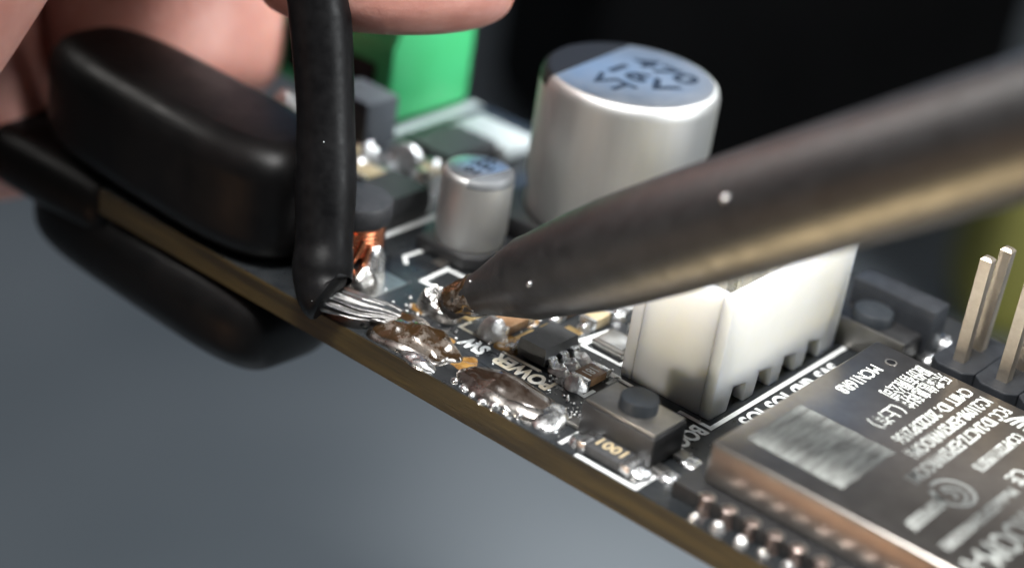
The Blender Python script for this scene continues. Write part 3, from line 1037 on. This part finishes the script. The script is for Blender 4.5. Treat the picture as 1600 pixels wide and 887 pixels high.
for i, p in enumerate(sp):
    t = i / (len(sp) - 1)
    d = (sp[min(i + 1, len(sp) - 1)] - sp[max(i - 1, 0)]).normalized()
    sd_ = Vector((0, 0, 1)).cross(d).normalized()
    up_ = d.cross(sd_)
    wv, hv = .95 + .35 * math.sin(t * 2.6) - .9 * t * t, .62 - .38 * t
    ring = []
    for k in range(60):
        a = 2 * math.pi * k / 60
        m_ = 1 + .13 * math.sin(11 * a + 2.2 * t) * (1 - .5 * t) + .06 * noise.noise(Vector((a * 2, t * 3, 1)))
        ring.append(bm.verts.new(p + sd_ * (wv * m_ * math.cos(a)) + up_ * (hv * m_ * math.sin(a))))
    rings.append(ring)
for a, b in zip(rings, rings[1:]):
    for k in range(60):
        bm.faces.new((a[k], a[(k + 1) % 60], b[(k + 1) % 60], b[k]))
bm.faces.new(rings[0][::-1])
bm.faces.new(rings[-1])
O('tinned_end', bm, TIN, wire, (0, 0, 0), 70)
for k in range(7):
    y0 = (-1.15, -.85, -.3, .2, .6, .95, 1.2)[k]
    z0 = (.55, .75, .95, 1.0, .95, .75, .5)[k]
    bm = NB()
    tube(bm, smooth_path([(-19.5, -8.2 + y0 * .5, .7 + z0 * .5), (-18.4, -7.2 + y0 * .85, .45 + z0 * .7), (-17.2, -6.4 + y0 * .9 + random.uniform(-.1, .1), .35 + z0 * .6), (-15.9 + random.uniform(-.5, .5), -5.9 + y0 * .6, .5)], 6), random.uniform(.11, .15), 8)
    O('copper_strand', bm, TIN, wire, (0, 0, 0), 60)
bm = NB()
for k in range(5):
    i = random.randrange(10, len(path) - 6)
    t = (path[i + 1] - path[i]).normalized()
    s = R_RIGHT * random.uniform(-.8, .8) - R_FWD
    s = (s - t * s.dot(t)).normalized()
    bmesh.ops.create_icosphere(bm, subdivisions=1, radius=random.uniform(.02, .06), matrix=Matrix.Translation(path[i] + s * 1.6))
q = O('dust', bm, INKDULL, wire, (0, 0, 0))
q['kind'] = 'stuff'

# ================================================================== SOLDERING IRON
T0 = Vector((-14.08, -3.73, 1.96))
AX = (Vector((14.15, -6.95, 23.35)) - T0).normalized()
iron = root('soldering_iron', T0, 'tapered dark steel soldering iron reaching down to the solder from the upper right', 'soldering iron')
bm = NB()
lathe(bm, [(.3, -1.05), (.6, -.95), (.78, -.6), (.86, 0), (.98, 1.1), (1.2, 2.2), (1.50, 3.4), (1.85, 4.8), (2.12, 5.9), (2.18, 6.1), (2.21, 6.7), (2.36, 8.2), (2.56, 10.2), (2.70, 12.4), (2.77, 16), (2.8, 19), (2.8, 23)], 72, origin=(0, 0, 0), axis=AX)
O('tip', bm, DKSTEEL, iron, T0, 60)
bm = NB()
lathe(bm, [(2.802, 22.5), (2.81, 24), (2.76, 36), (2.76, 70), (2.6, 70.2)], 72, axis=AX)
O('barrel', bm, STEEL, iron, T0, 40)
bm = NB()
lathe(bm, [(3.0, 66), (4.6, 69), (4.6, 78), (6.2, 82), (7, 140), (5, 146)], 40, axis=AX)
O('handle', bm, BLKPLAS, iron, T0, 40)
bm = NB()
lathe(bm, [(.30, -1.08), (.66, -.98), (.85, -.6), (.94, 0), (1.06, 1.0), (1.14, 1.7), (1.12, 1.9)], 40, axis=AX)
bmesh.ops.subdivide_edges(bm, edges=bm.edges[:], cuts=1, use_grid_fill=True)
for v_ in bm.verts:
    nn = noise.noise(v_.co * 1.6)
    rad_ = (v_.co - AX * v_.co.dot(AX))
    if rad_.length > 1e-4:
        v_.co += rad_.normalized() * (nn * .22 - .02)
O('burnt_flux_crust', bm, BURNT, iron, T0, 70)
for sd, ax_t, sc in ((.1, 8.4, .15), (-.3, 22.4, .17), (-.6, 2.6, .08)):
    # a fleck of dried solder stuck to the steel, on the camera side
    side = (-R_FWD - AX * (-R_FWD).dot(AX)).normalized()
    upv = AX.cross(side).normalized()
    d = (side * math.cos(sd) + upv * math.sin(sd)).normalized()
    rr = {8.4: 2.38, 22.4: 2.8, 2.6: 1.3}[ax_t]
    bm = NB()
    bmesh.ops.create_icosphere(bm, subdivisions=3, radius=sc)
    for v_ in bm.verts:
        v_.co *= 1 + .35 * noise.noise(v_.co * 6 + Vector((ax_t, 0, 0)))
    O('solder_fleck', bm, SOLDER, iron, T0 + AX * ax_t + d * (rr + .02), 60)


# ================================================================== HAND
hand = root('hand', (-53, 1, 30), 'bare hand with fingertips reaching down from above, pinching the black wire', 'hand')
chains = [
    ([(-53.68, 1.44, 36.26), (-39.21, 6.7, 29.57), (-30.2, 3.2, 23.6), (-27.1, 2.1, 17.2), (-26.3, 1.75, 14.2), (-25.9, 1.5, 12.0)], [11, 9.5, 8.4, 8.2, 7.8, 6.6]),
    ([(-53.68, 1.44, 36.26), (-54.3, 7.2, 18.3), (-51.5, 7.2, 8.5), (-48.4, 5.4, 1.6), (-47.2, 4.7, -1.6)], [11, 9.2, 8.8, 8.6, 7.4]),
    ([(-53.68, 1.44, 36.26), (-62.12, -0.55, 27.96), (-64.5, -2.27, 14.92), (-58.86, -4.2, 4.2), (-55.16, -5.6, -1.5), (-53.4, -6.6, -5.0), (-52.4, -7.2, -7.4)], [11, 8.6, 7.6, 7.4, 7.2, 7.0, 5.6]),
    ([(-53.68, 1.44, 36.26), (-46.0, -9.2, 30.8), (-37.8, -15.7, 24.8), (-36.7, -21.8, 18.2), (-36.9, -25.3, 12.9), (-37.2, -28.7, 7.9)], [11, 9.0, 8.4, 8.0, 7.6, 6.6]),
    ([(-53.68, 1.44, 36.26), (-66.0, 6.0, 33.0), (-73.0, 4.0, 22.0), (-72.0, 1.0, 12.0), (-70.5, 0.5, 8.0)], [11, 7.6, 6.6, 6.2, 5.2]),
]
me = bpy.data.meshes.new('hand')
verts, edges, radii = [(-53.68, 1.44, 36.26)], [], [13.0]
verts += [(-66, 5.5, 50), (-82, 11, 66), (-100, 17, 84)]
edges += [(0, 1), (1, 2), (2, 3)]
radii += [17, 15, 16]
for pts, rr in chains:
    prev = 0
    for p, r in list(zip(pts, rr))[1:]:
        verts.append(p)
        radii.append(r)
        edges.append((prev, len(verts) - 1))
        prev = len(verts) - 1
me.from_pydata([Vector(v) - Vector((-53, 1, 30)) for v in verts], edges, [])
ho = bpy.data.objects.new('hand_skin', me)
COL.objects.link(ho)
md = ho.modifiers.new('skin', 'SKIN')
md.use_smooth_shade = True
for i, sv in enumerate(me.skin_vertices[0].data):
    sv.radius = (radii[i], radii[i])
    sv.use_root = (i == 0)
sb = ho.modifiers.new('sub', 'SUBSURF')
sb.levels = sb.render_levels = 3
dg = bpy.context.evaluated_depsgraph_get()
dg.update()
skinme = bpy.data.meshes.new_from_object(ho.evaluated_get(dg))
bpy.data.objects.remove(ho)
skinme.materials.clear()
skinme.materials.append(SKIN)
skinme.name = 'skin'
link('skin', skinme, hand, (-53, 1, 30))
